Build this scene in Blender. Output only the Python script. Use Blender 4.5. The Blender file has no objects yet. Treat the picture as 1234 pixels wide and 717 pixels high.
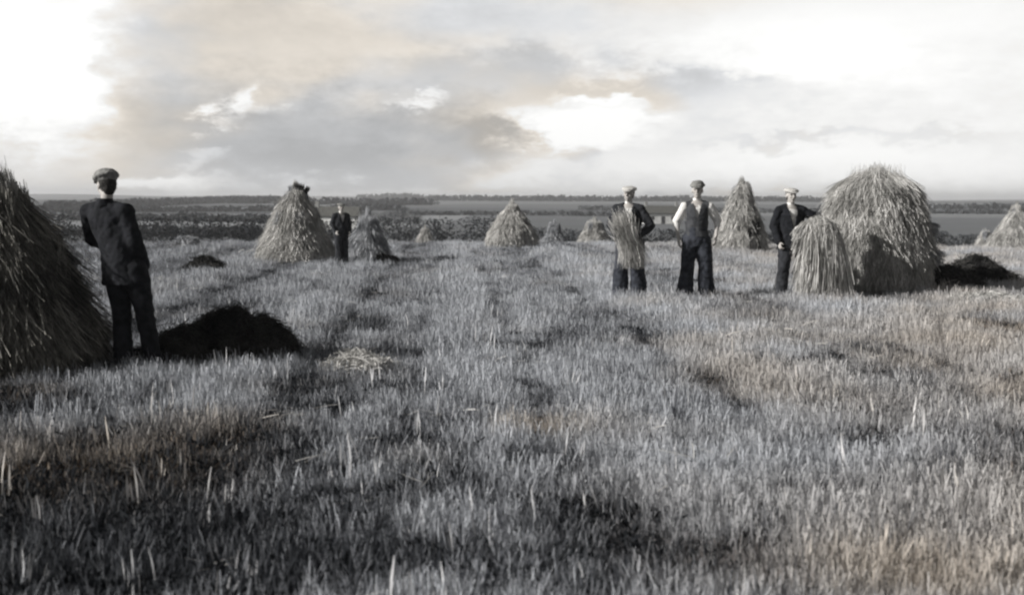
import bpy, bmesh, math, random
import numpy as np
from mathutils import Vector, Matrix, noise, Euler

random.seed(7)
rng = np.random.default_rng(11)
sc = bpy.context.scene
COL = sc.collection
R = math.radians

# ------------------------------------------------------------------ camera
F, CXP, CYP = 1386.0, 617.0, 358.5
CAMH = 1.5
cam_rot = (Matrix.Rotation(R(90 - 4.86), 3, 'X') @ Matrix.Rotation(R(0.24), 3, 'Z'))
cd = bpy.data.cameras.new('camera')
cam = bpy.data.objects.new('camera', cd)
COL.objects.link(cam)
cam.location = (0, 0, CAMH)
cam.rotation_euler = cam_rot.to_euler()
cd.sensor_width = 36.0
cd.lens = F / 1234.0 * 36.0
cd.clip_start = 0.1
cd.clip_end = 20000
cd.dof.use_dof = True
cd.dof.focus_distance = 15.0
cd.dof.aperture_fstop = 2.6
sc.camera = cam

# ------------------------------------------------------------------ light
SUN_AZ = 72.0      # shadows fall this many degrees to the right of straight ahead
SUN_EL = 26.0
sd = bpy.data.lights.new('sun', 'SUN')
sd.energy = 5.0
sd.angle = R(0.6)
sd.color = (1.0, 0.975, 0.94)
so = bpy.data.objects.new('sun', sd)
COL.objects.link(so)
ldir = Vector((math.sin(R(SUN_AZ)) * math.cos(R(SUN_EL)), math.cos(R(SUN_AZ)) * math.cos(R(SUN_EL)), -math.sin(R(SUN_EL))))
so.rotation_euler = ldir.to_track_quat('-Z', 'Y').to_euler()
so.location = (-20, -8, 12)

sc.view_settings.view_transform = 'Standard'
sc.view_settings.look = 'None'
sc.view_settings.exposure = 0.22
sc.view_settings.gamma = 1.0
sc.view_settings.use_curve_mapping = False
sc.render.engine = 'CYCLES'
sc.cycles.filter_width = 2.3
sc.cycles.max_bounces = 5
sc.cycles.diffuse_bounces = 2
sc.cycles.volume_bounces = 0


class NT:
    """tiny helper for writing shader maths"""
    def __init__(self, tree):
        self.t = tree; self.n = tree.nodes; self.l = tree.links

    def put(self, sock, v):
        if isinstance(v, bpy.types.NodeSocket):
            self.l.new(v, sock)
        elif isinstance(v, (tuple, list)) and hasattr(sock, 'default_value') and not isinstance(sock.default_value, (int, float)):
            d = list(v)
            if len(sock.default_value) == 4 and len(d) == 3:
                d.append(1.0)
            sock.default_value = d
        else:
            sock.default_value = v

    def m(self, op, a, b=None, c=None, clamp=False):
        x = self.n.new('ShaderNodeMath'); x.operation = op; x.use_clamp = clamp
        self.put(x.inputs[0], a)
        if b is not None: self.put(x.inputs[1], b)
        if c is not None: self.put(x.inputs[2], c)
        return x.outputs[0]

    def mr(self, v, a, b, c, d, smooth=True):
        x = self.n.new('ShaderNodeMapRange'); x.interpolation_type = 'SMOOTHSTEP' if smooth else 'LINEAR'
        self.put(x.inputs[0], v)
        for i, k in enumerate((a, b, c, d)): self.put(x.inputs[i + 1], k)
        return x.outputs[0]

    def noise(self, vec, scale, detail=3, rough=0.5, w=None):
        x = self.n.new('ShaderNodeTexNoise')
        self.put(x.inputs['Vector'], vec)
        x.inputs['Scale'].default_value = scale; x.inputs['Detail'].default_value = detail; x.inputs['Roughness'].default_value = rough
        return x.outputs['Fac']

    def mix(self, f, a, b):
        x = self.n.new('ShaderNodeMix'); x.data_type = 'RGBA'
        self.put(x.inputs[0], f); self.put(x.inputs[6], a); self.put(x.inputs[7], b)
        return x.outputs[2]

    def scale(self, vec, s, off=(0, 0, 0)):
        x = self.n.new('ShaderNodeMapping')
        self.put(x.inputs[0], vec); x.inputs['Scale'].default_value = s; x.inputs['Location'].default_value = off
        return x.outputs[0]


world = bpy.data.worlds.new('World')
sc.world = world
world.use_nodes = True
wt = world.node_tree
wt.nodes.clear()
W = NT(wt)
tc = wt.nodes.new('ShaderNodeTexCoord')
sep = wt.nodes.new('ShaderNodeSeparateXYZ')
wt.links.new(tc.outputs['Generated'], sep.inputs[0])
X, Y, Z = sep.outputs
az = W.m('ARCTAN2', X, Y)
el = W.m('ARCSINE', Z)
# cloud noise is streaky: stretched along the horizon
v_str = W.scale(tc.outputs['Generated'], (1.0, 1.0, 3.6))
v_fine = W.scale(tc.outputs['Generated'], (1.0, 1.0, 2.2), (3.1, 1.7, 0.4))
n_a = W.m('SUBTRACT', W.noise(v_str, 5.0, 6, 0.58), 0.5)
n_b = W.m('SUBTRACT', W.noise(v_fine, 11.0, 6, 0.6), 0.5)
n_c = W.m('SUBTRACT', W.noise(v_fine, 24.0, 8, 0.66), 0.5)
az_w = W.m('ADD', az, W.m('ADD', W.m('MULTIPLY', n_b, 0.16), W.m('MULTIPLY', n_c, 0.09)))
el_w = W.m('ADD', el, W.m('ADD', W.m('MULTIPLY', n_a, 0.055), W.m('MULTIPLY', n_c, 0.06)))
lum = W.m('ADD', 0.74, W.m('ADD', W.m('MULTIPLY', n_a, 0.30), W.m('MULTIPLY', n_c, 0.26)))
CLOUDS = [  # centre x, centre y, half widths, depth (measured as angles from straight ahead)
    (400, 168, 250, 66, -0.25), (470, 205, 170, 28, -0.06), (230, 120, 60, 60, -0.04), (300, 40, 220, 34, -0.06),
    (640, 84, 150, 20, -0.12), (790, 108, 130, 18, -0.17), (590, 170, 50, 22, -0.14),
    (720, 175, 26, 20, -0.16), (930, 170, 90, 9, -0.16), (1100, 168, 80, 9, -0.10),
    (315, 128, 34, 15, 0.42), (300, 145, 18, 12, 0.2), (510, 128, 32, 10, 0.36), (690, 150, 90, 22, 0.40), (720, 120, 40, 10, 0.35),
    (900, 205, 330, 34, 0.20), (1080, 100, 300, 140, 0.22), (900, 60, 200, 50, 0.12), (620, 200, 60, 20, 0.16),
    (60, 80, 110, 100, 0.50), (110, 130, 60, 60, 0.2), (215, 226, 60, 12, 0.45), (560, 234, 260, 9, 0.20), (260, 200, 25, 12, 0.2),
]
for (cx, cy, rx, ry, a) in CLOUDS:
    u = W.m('DIVIDE', W.m('SUBTRACT', az_w, (cx - 617) / F), rx / F)
    v = W.m('DIVIDE', W.m('SUBTRACT', el_w, (240 - cy) / F), ry / F)
    q = W.m('ADD', W.m('MULTIPLY', u, u), W.m('MULTIPLY', v, v))
    q = W.m('POWER', q, 1.5)
    lum = W.m('ADD', lum, W.m('MULTIPLY', W.m('EXPONENT', W.m('MULTIPLY', q, -1.0)), a))
lum = W.m('MINIMUM', W.m('MAXIMUM', lum, 0.44), 1.05)
warm = W.mr(W.m('ADD', W.noise(v_fine, 6.0, 3), W.m('MULTIPLY', el, 0.5)), 0.44, 0.66, 0.0, 1.0)
tint = W.mix(warm, (0.985, 1.0, 1.02), (1.06, 0.985, 0.885))
# brightest clouds bleach to white, so the tint fades there
tint = W.mix(W.mr(lum, 0.72, 0.95, 0.0, 1.0), tint, (1.0, 1.0, 0.99))
colr = wt.nodes.new('ShaderNodeVectorMath'); colr.operation = 'SCALE'
wt.links.new(tint, colr.inputs[0]); wt.links.new(lum, colr.inputs['Scale'])
bgc = wt.nodes.new('ShaderNodeBackground'); wt.links.new(colr.outputs[0], bgc.inputs[0]); bgc.inputs[1].default_value = 0.88
sky = wt.nodes.new('ShaderNodeTexSky'); sky.sky_type = 'NISHITA'; sky.sun_disc = False
sky.sun_elevation = R(SUN_EL); sky.sun_rotation = R(SUN_AZ + 180)
bw = wt.nodes.new('ShaderNodeRGBToBW'); wt.links.new(sky.outputs[0], bw.inputs[0])
bgs = wt.nodes.new('ShaderNodeBackground'); wt.links.new(bw.outputs[0], bgs.inputs[0]); bgs.inputs[1].default_value = 0.05
# the cloud bank sits low; overhead it breaks up into clear sky
# ... and the bank lies ahead only: behind the viewer the sky is mostly clear
behind = W.mr(Y, -0.1, 0.6, 0.25, 0.0)
cover = W.mr(W.m('ADD', W.m('ADD', el, behind), W.m('MULTIPLY', n_a, 0.22)), 0.21, 0.30, 1.0, 0.0)
ms = wt.nodes.new('ShaderNodeMixShader')
wt.links.new(cover, ms.inputs[0]); wt.links.new(bgs.outputs[0], ms.inputs[1]); wt.links.new(bgc.outputs[0], ms.inputs[2])
wo = wt.nodes.new('ShaderNodeOutputWorld'); wt.links.new(ms.outputs[0], wo.inputs[0])


# ------------------------------------------------------------------ helpers
def ray(px, py):
    v = cam_rot @ Vector(((px - CXP) / F, -(py - CYP) / F, -1.0))
    return v

def ground_z(x, y):
    r = math.hypot(x, y)
    z = 0.035 * noise.noise(Vector((x * 0.35, y * 0.35, 0.3))) + 0.02 * noise.noise(Vector((x * 1.1, y * 1.1, 2.3)))
    def ss(a, b, t):
        t = min(1, max(0, (t - a) / (b - a))); return t * t * (3 - 2 * t)
    z -= 3.9 * min(1, max(0, (r - 37) / 90.0)) + 0.7 * ss(110, 200, r)
    z += 4.7 * ss(240, 1000, r) + 0.9 * ss(900, 2600, r)
    far = ss(200, 900, r)
    z += far * 1.1 * noise.noise(Vector((x * 0.0022, y * 0.0022, 5.0)))
    z += ss(1200, 2400, r) * 11.0 * max(0, noise.noise(Vector((x * 0.0016 + 1.7, y * 0.0016, 9.0)))) 
    z -= 60 * ss(2900, 3500, r)
    return z

def at(px, py):
    """the point of the ground seen at a place of the photograph (near field only)"""
    d = ray(px, py)
    t = -CAMH / d.z
    p = Vector((d.x * t, d.y * t, 0))
    for _ in range(3):
        t = (ground_z(p.x, p.y) - CAMH) / d.z
        p = Vector((d.x * t, d.y * t, 0))
    p.z = ground_z(p.x, p.y)
    return p

def at_dist(px, dist):
    d = ray(px, 240); d.z = 0; d.normalize()
    p = d * dist
    return Vector((p.x, p.y, ground_z(p.x, p.y)))

def material(name, c0, c1=None, scale=8.0, rough=0.9, detail=4, bump=0.0, vec='Object', stretch=(1, 1, 1), rnd=0.0, trans=0.0, spec=0.15, lo=0.35, hi=0.65):
    m = bpy.data.materials.new(name); m.use_nodes = True
    t = m.node_tree; n = NT(t)
    b = t.nodes['Principled BSDF']
    tcn = t.nodes.new('ShaderNodeTexCoord')
    v = n.scale(tcn.outputs[vec], stretch)
    f = n.noise(v, scale, detail, 0.6)
    c = n.mix(n.mr(f, lo, hi, 0, 1), c0, c1 or c0)
    if rnd:
        g = t.nodes.new('ShaderNodeNewGeometry')
        k = n.mr(g.outputs['Random Per Island'], 0, 1, 1 - rnd, 1 + rnd, False)
        vm = t.nodes.new('ShaderNodeVectorMath'); vm.operation = 'SCALE'
        t.links.new(c, vm.inputs[0]); t.links.new(k, vm.inputs['Scale']); c = vm.outputs[0]
    t.links.new(c, b.inputs['Base Color'])
    b.inputs['Roughness'].default_value = rough
    b.inputs['Specular IOR Level'].default_value = spec
    if bump:
        bn = t.nodes.new('ShaderNodeBump'); bn.inputs['Strength'].default_value = bump; bn.inputs['Distance'].default_value = 0.02
        t.links.new(f, bn.inputs['Height']); t.links.new(bn.outputs[0], b.inputs['Normal'])
    if trans:
        tr = t.nodes.new('ShaderNodeBsdfTranslucent'); t.links.new(c, tr.inputs[0])
        mx = t.nodes.new('ShaderNodeMixShader'); mx.inputs[0].default_value = trans
        out = t.nodes['Material Output']
        t.links.new(b.outputs[0], mx.inputs[1]); t.links.new(tr.outputs[0], mx.inputs[2]); t.links.new(mx.outputs[0], out.inputs[0])
    return m

M = {}
M['straw'] = material('straw', (0.34, 0.335, 0.32), (0.62, 0.61, 0.59), scale=3.0, rnd=0.5, trans=0.12)
M['straw_grey'] = material('straw_grey', (0.25, 0.26, 0.275), (0.47, 0.48, 0.50), scale=3.0, rnd=0.5, trans=0.10)
M['straw_dark_and_shade'] = material('straw_dark_and_shade', (0.018, 0.018, 0.018), (0.065, 0.063, 0.060), scale=3.0, rnd=0.6)  # dark tuft straw; also holds the painted shade of heaps and a hollow
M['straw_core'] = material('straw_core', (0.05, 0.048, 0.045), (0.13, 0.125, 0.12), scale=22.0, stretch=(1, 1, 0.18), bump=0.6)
M['straw_shade_tone'] = material('straw_shade_tone', (0.055, 0.055, 0.052), (0.27, 0.26, 0.235), scale=2.2, rnd=0.7, trans=0.05)  # darkness of the stook's unlit side put into the straw colour
M['twine'] = material('twine', (0.12, 0.11, 0.10), (0.2, 0.19, 0.17), scale=60)
M['black_cloth'] = material('black_cloth', (0.010, 0.011, 0.013), (0.019, 0.020, 0.024), scale=14, bump=0.25)
M['dark_cloth'] = material('dark_cloth', (0.020, 0.021, 0.024), (0.038, 0.040, 0.045), scale=14, bump=0.3)
M['denim'] = material('denim', (0.020, 0.022, 0.028), (0.045, 0.049, 0.060), scale=10, bump=0.3)
M['vest_cloth'] = material('vest_cloth', (0.040, 0.042, 0.046), (0.065, 0.067, 0.072), scale=12, bump=0.3)
M['grey_cloth'] = material('grey_cloth', (0.16, 0.16, 0.155), (0.24, 0.24, 0.23), scale=30, bump=0.3)
M['pale_cloth'] = material('pale_cloth', (0.42, 0.41, 0.39), (0.52, 0.51, 0.49), scale=30, bump=0.3)
M['shirt'] = material('shirt', (0.66, 0.65, 0.63), (0.78, 0.77, 0.75), scale=12, bump=0.2)
M['skin'] = material('skin', (0.36, 0.34, 0.32), (0.47, 0.45, 0.43), scale=9, rough=0.6)
M['hair'] = material('hair', (0.02, 0.019, 0.018), (0.05, 0.048, 0.045), scale=60)
M['leather'] = material('leather', (0.015, 0.014, 0.013), (0.03, 0.028, 0.026), scale=20, rough=0.6)
M['whitewash'] = material('whitewash', (0.62, 0.62, 0.60), (0.78, 0.78, 0.76), scale=1.2, rough=0.9)
M['thatch'] = material('thatch', (0.06, 0.06, 0.055), (0.12, 0.12, 0.11), scale=4, stretch=(1, 1, 0.2), bump=0.4)
M['window_glass'] = material('window_glass', (0.02, 0.02, 0.022), rough=0.2, spec=0.5)
M['chimney_stone'] = material('chimney_stone', (0.2, 0.2, 0.19), (0.35, 0.35, 0.34), scale=3)
M['leaf'] = material('leaf', (0.013, 0.015, 0.018), (0.034, 0.038, 0.043), scale=.25, rnd=0.35)
M['leaf_pale'] = material('leaf_pale', (0.040, 0.045, 0.048), (0.085, 0.09, 0.095), scale=0.25, rnd=0.3)
M['bark'] = material('bark', (0.05, 0.048, 0.045), (0.11, 0.105, 0.10), scale=5, stretch=(1, 1, 0.3), bump=0.5)


def tag(o, label=None, cat=None, group=None, kind=None):
    if label: o['label'] = label
    if cat: o['category'] = cat
    if group: o['group'] = group
    if kind: o['kind'] = kind
    return o

def link(name, me, mat=None, parent=None, smooth=False, loc=None):
    o = bpy.data.objects.new(name, me); COL.objects.link(o)
    if mat is not None and len(me.materials) == 0: me.materials.append(mat)
    if parent is not None: o.parent = parent
    if smooth: me.polygons.foreach_set('use_smooth', [True] * len(me.polygons))
    if loc is not None: o.location = loc
    return o

def np_mesh(name, verts, faces_flat, sizes, mat=None):
    me = bpy.data.meshes.new(name)
    nv, nl, nf = len(verts), len(faces_flat), len(sizes)
    me.vertices.add(nv); me.vertices.foreach_set('co', np.asarray(verts, dtype=np.float32).ravel())
    me.loops.add(nl); me.loops.foreach_set('vertex_index', np.asarray(faces_flat, dtype=np.int32))
    st = np.concatenate(([0], np.cumsum(sizes)[:-1])).astype(np.int32)
    me.polygons.add(nf); me.polygons.foreach_set('loop_start', st)
    me.update(calc_edges=True)
    me.validate()
    if mat: me.materials.append(mat)
    return me

def ribbons(P, w, name, mat):
    """P: (n, k, 3) centre lines, w: (n, k) widths -> thin blades, each turned its own way"""
    n, k, _ = P.shape
    d = P[:, -1] - P[:, 0]
    d /= (np.linalg.norm(d, axis=1, keepdims=True) + 1e-9)
    rv = rng.normal(size=(n, 3))
    s = np.cross(d, rv); s /= (np.linalg.norm(s, axis=1, keepdims=True) + 1e-9)
    L = P - s[:, None, :] * w[..., None] * 0.5
    Rr = P + s[:, None, :] * w[..., None] * 0.5
    V = np.stack([L, Rr], axis=2).reshape(n, k * 2, 3)
    q = []
    for i in range(k - 1):
        q += [2 * i, 2 * i + 1, 2 * i + 3, 2 * i + 2]
    q = np.array(q)
    idx = (np.arange(n)[:, None] * (2 * k) + q[None, :]).ravel()
    return np_mesh(name, V.reshape(-1, 3), idx, np.full(n * (k - 1), 4), mat)


def frame_for(d, side):
    d = d.normalized(); s = Vector(side); s = (s - d * s.dot(d))
    if s.length < 1e-4: s = d.orthogonal()
    s.normalize(); return s, d.cross(s)

def p_cap(bm, a, b, ra, rb, flat=1.0, side=(1, 0, 0), n=16):
    """tapered rounded limb from a to b"""
    a = Vector(a); b = Vector(b); d = (b - a)
    s, t = frame_for(d, side); u = d.normalized()
    rings = []
    for k in (-80, -50, -20): rings.append((a + u * ra * math.sin(R(k)), ra * math.cos(R(k))))
    for k in (0.0, .25, .5, .75, 1.0): rings.append((a.lerp(b, k), ra + (rb - ra) * k))
    for k in (20, 50, 80): rings.append((b + u * rb * math.sin(R(k)), rb * math.cos(R(k))))
    prev = None; first = None
    for c, r in rings:
        ring = [bm.verts.new(c + s * (r * math.cos(2 * math.pi * i / n)) + t * (r * flat * math.sin(2 * math.pi * i / n))) for i in range(n)]
        if prev:
            for i in range(n): bm.faces.new((prev[i], prev[(i + 1) % n], ring[(i + 1) % n], ring[i]))
        else: first = ring
        prev = ring
    bm.faces.new(prev); bm.faces.new(first[::-1])

def p_loft(bm, secs, n=28):
    """secs: (cx, cy, z, rx, ry)"""
    prev = None; first = None
    for (cx, cy, z, rx, ry) in secs:
        ring = [bm.verts.new((cx + rx * math.cos(2 * math.pi * i / n), cy + ry * math.sin(2 * math.pi * i / n), z)) for i in range(n)]
        if prev:
            for i in range(n): bm.faces.new((prev[i], prev[(i + 1) % n], ring[(i + 1) % n], ring[i]))
        else: first = ring
        prev = ring
    bm.faces.new(prev); bm.faces.new(first[::-1])

def p_ell(bm, c, r, rot=None):
    m = Matrix.Translation(c) @ (rot.to_4x4() if rot else Matrix.Identity(4)) @ Matrix.Diagonal((r[0], r[1], r[2], 1))
    bmesh.ops.create_uvsphere(bm, u_segments=18, v_segments=12, radius=1.0, matrix=m)

def fuse(bm, voxel, name, smooth_it=3, fold=0.0, fold_scale=9.0, seed=0.0, cut=None):
    bmesh.ops.recalc_face_normals(bm, faces=bm.faces[:])
    me = bpy.data.meshes.new('tmp'); bm.to_mesh(me); bm.free()
    o = bpy.data.objects.new('tmp', me); COL.objects.link(o)
    md = o.modifiers.new('r', 'REMESH'); md.mode = 'VOXEL'; md.voxel_size = voxel
    dg = bpy.context.evaluated_depsgraph_get(); dg.update()
    ev = o.evaluated_get(dg)
    out = bpy.data.meshes.new_from_object(ev)
    bpy.data.objects.remove(o); bpy.data.meshes.remove(me)
    b2 = bmesh.new(); b2.from_mesh(out)
    for _ in range(smooth_it): bmesh.ops.smooth_vert(b2, verts=b2.verts, factor=0.5, use_axis_x=True, use_axis_y=True, use_axis_z=True)
    b2.normal_update()
    if fold:
        mv = [(v, v.normal.copy() * fold * (noise.noise(Vector((v.co.x * fold_scale, v.co.y * fold_scale, v.co.z * fold_scale * .55 + seed))) + .5 * noise.noise(v.co * fold_scale * 2.6 + Vector((seed, 0, 0))))) for v in b2.verts]
        for v, d in mv: v.co += d
    if cut:
        dele = [f for f in b2.faces if cut(f.calc_center_median(), f.normal)]
        bmesh.ops.delete(b2, geom=dele, context='FACES')
    b2.to_mesh(out); b2.free(); out.name = name
    out.polygons.foreach_set('use_smooth', [True] * len(out.polygons))
    return out


# ------------------------------------------------------------------ the ground
def build_ground():
    rad = [0.0]
    r = 0.6
    while r < 3600:
        rad.append(r)
        r *= 1.035 if r > 4 else 1.12
    nA = 300
    bm = bmesh.new()
    prev = None
    c = bm.verts.new((0, 0, ground_z(0, 0)))
    for r in rad[1:]:
        ring = []
        for i in range(nA):
            a = 2 * math.pi * i / nA
            x, y = r * math.sin(a), r * math.cos(a)
            ring.append(bm.verts.new((x, y, ground_z(x, y))))
        if prev is None:
            for i in range(nA): bm.faces.new((c, ring[(i + 1) % nA], ring[i]))
        else:
            for i in range(nA): bm.faces.new((prev[i], prev[(i + 1) % nA], ring[(i + 1) % nA], ring[i]))
        prev = ring
    bm.normal_update()
    if sum(f.normal.z for f in bm.faces) < 0:
        for f in bm.faces: f.normal_flip()
    me = bpy.data.meshes.new('ground'); bm.to_mesh(me); bm.free()
    m = bpy.data.materials.new('field_ground'); m.use_nodes = True
    t = m.node_tree; n = NT(t); b = t.nodes['Principled BSDF']
    tcn = t.nodes.new('ShaderNodeTexCoord'); obv = tcn.outputs['Object']
    ln = t.nodes.new('ShaderNodeVectorMath'); ln.operation = 'LENGTH'; t.links.new(obv, ln.inputs[0])
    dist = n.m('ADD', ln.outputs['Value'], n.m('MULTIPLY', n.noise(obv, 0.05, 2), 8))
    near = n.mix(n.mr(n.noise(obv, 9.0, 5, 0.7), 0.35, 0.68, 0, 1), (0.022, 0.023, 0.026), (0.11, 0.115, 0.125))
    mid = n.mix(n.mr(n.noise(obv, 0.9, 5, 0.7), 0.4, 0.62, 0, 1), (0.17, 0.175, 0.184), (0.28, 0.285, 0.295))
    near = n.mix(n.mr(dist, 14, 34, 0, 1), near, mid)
    # far fields: long strips of different crops
    vs = n.scale(obv, (0.0035, 0.0070, 0.0))
    vo = t.nodes.new('ShaderNodeTexVoronoi'); t.links.new(vs, vo.inputs['Vector']); vo.inputs['Scale'].default_value = 1.0
    sp = t.nodes.new('ShaderNodeSeparateColor'); t.links.new(vo.outputs['Color'], sp.inputs[0])
    far = n.mix(sp.outputs[0], (0.055, 0.06, 0.068), (0.30, 0.31, 0.32))
    far = n.mix(n.m('MULTIPLY', n.mr(n.noise(obv, 0.03, 5, 0.7), 0.4, 0.65, 0, 1), 0.5), far, (0.12, 0.125, 0.125))
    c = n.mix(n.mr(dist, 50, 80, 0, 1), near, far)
    t.links.new(c, b.inputs['Base Color']); b.inputs['Roughness'].default_value = 1.0
    b.inputs['Specular IOR Level'].default_value = 0.05
    bn = t.nodes.new('ShaderNodeBump'); bn.inputs['Strength'].default_value = 0.5; bn.inputs['Distance'].default_value = 0.03
    t.links.new(n.noise(obv, 14, 4, 0.7), bn.inputs['Height']); t.links.new(bn.outputs[0], b.inputs['Normal'])
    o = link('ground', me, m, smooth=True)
    tag(o, kind='structure')
build_ground()


# ------------------------------------------------------------------ stubble and clover in the field (uncountable)
def tuft(kind):
    r = random.Random(hash(kind) & 0xff)
    def g(*s): return rng.normal(size=s)
    if kind == 'stubble':
        n = 34; rad = 0.085
        h = rng.uniform(0.05, 0.125, n); lean = 0.22; curl = 0.10; w0 = 0.0042; w1 = 0.0026
    elif kind == 'grass':
        n = 38; rad = 0.09
        h = rng.uniform(0.05, 0.13, n); lean = 0.22; curl = 0.35; w0 = 0.0044; w1 = 0.0012
    elif kind == 'clover':
        n = 60; rad = 0.10
        h = rng.uniform(0.02, 0.07, n); lean = 0.55; curl = 0.5; w0 = 0.006; w1 = 0.009
    elif kind == 'litter':
        n = 7; rad = 0.14
        h = rng.uniform(0.04, 0.13, n); lean = 3.0; curl = 0.2; w0 = 0.004; w1 = 0.003
    elif kind == 'stalks':
        n = 4; rad = 0.05
        h = rng.uniform(0.08, 0.17, n); lean = 0.12; curl = 0.2; w0 = 0.0035; w1 = 0.010
    a = rng.uniform(0, 2 * math.pi, n); rr = rad * np.sqrt(rng.uniform(0, 1, n))
    base = np.stack([rr * np.cos(a), rr * np.sin(a), np.full(n, -0.01)], 1)
    dirv = np.stack([g(n) * lean, g(n) * lean, np.ones(n)], 1)
    dirv /= np.linalg.norm(dirv, axis=1, keepdims=True)
    cv = np.stack([g(n) * curl, g(n) * curl, -np.abs(g(n)) * curl * 0.4], 1)
    k = 4
    tt = np.linspace(0, 1, k)
    if kind == 'litter': dirv[:, 2] = np.abs(dirv[:, 2]) * .5; base[:, 2] = rng.uniform(.03, .10, n)
    P = base[:, None, :] + dirv[:, None, :] * (h[:, None] * tt)[..., None] + cv[:, None, :] * (h[:, None] * tt ** 2)[..., None] * 0.5
    w = w0 + (w1 - w0) * tt[None, :] * np.ones((n, 1))
    if kind == 'stalks':
        w = np.tile(np.array([0.0022, 0.0024, 0.0065, 0.002]), (n, 1))
    if kind == 'clover':
        w = np.tile(np.array([0.002, 0.006, 0.014, 0.004]), (n, 1))
    return P, w

def tuft_material(name, dark, pale, warmpale):
    m = bpy.data.materials.new(name); m.use_nodes = True
    t = m.node_tree; n = NT(t); b = t.nodes['Principled BSDF']
    at_ = t.nodes.new('ShaderNodeAttribute'); at_.attribute_type = 'INSTANCER'; at_.attribute_name = 'tone'
    a2 = t.nodes.new('ShaderNodeAttribute'); a2.attribute_type = 'INSTANCER'; a2.attribute_name = 'warmth'
    g = t.nodes.new('ShaderNodeNewGeometry')
    f = n.m('ADD', at_.outputs['Fac'], n.m('MULTIPLY', n.m('SUBTRACT', g.outputs['Random Per Island'], 0.5), 1.1), clamp=True)
    pl = n.mix(a2.outputs['Fac'], pale, warmpale)
    c = n.mix(f, dark, pl)
    t.links.new(c, b.inputs['Base Color']); b.inputs['Roughness'].default_value = 0.8; b.inputs['Specular IOR Level'].default_value = 0.2
    tr = t.nodes.new('ShaderNodeBsdfTranslucent'); t.links.new(c, tr.inputs[0])
    mx = t.nodes.new('ShaderNodeMixShader'); mx.inputs[0].default_value = 0.2
    t.links.new(b.outputs[0], mx.inputs[1]); t.links.new(tr.outputs[0], mx.inputs[2]); t.links.new(mx.outputs[0], t.nodes['Material Output'].inputs[0])
    return m

TM = {
    'stubble': tuft_material('stubble_straw', (0.055, 0.059, 0.068), (0.57, 0.59, 0.625), (0.57, 0.50, 0.42)),
    'grass': tuft_material('grass_blades', (0.030, 0.033, 0.039), (0.42, 0.435, 0.465), (0.40, 0.34, 0.275)),
    'clover': tuft_material('clover_leaf', (0.012, 0.014, 0.017), (0.11, 0.116, 0.13), (0.20, 0.145, 0.095)),
    'stalks': tuft_material('seed_stalks', (0.20, 0.20, 0.21), (0.66, 0.66, 0.67), (0.66, 0.58, 0.48)),
}
OBSTACLES = []   # (x, y, r) where nothing grows

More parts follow.
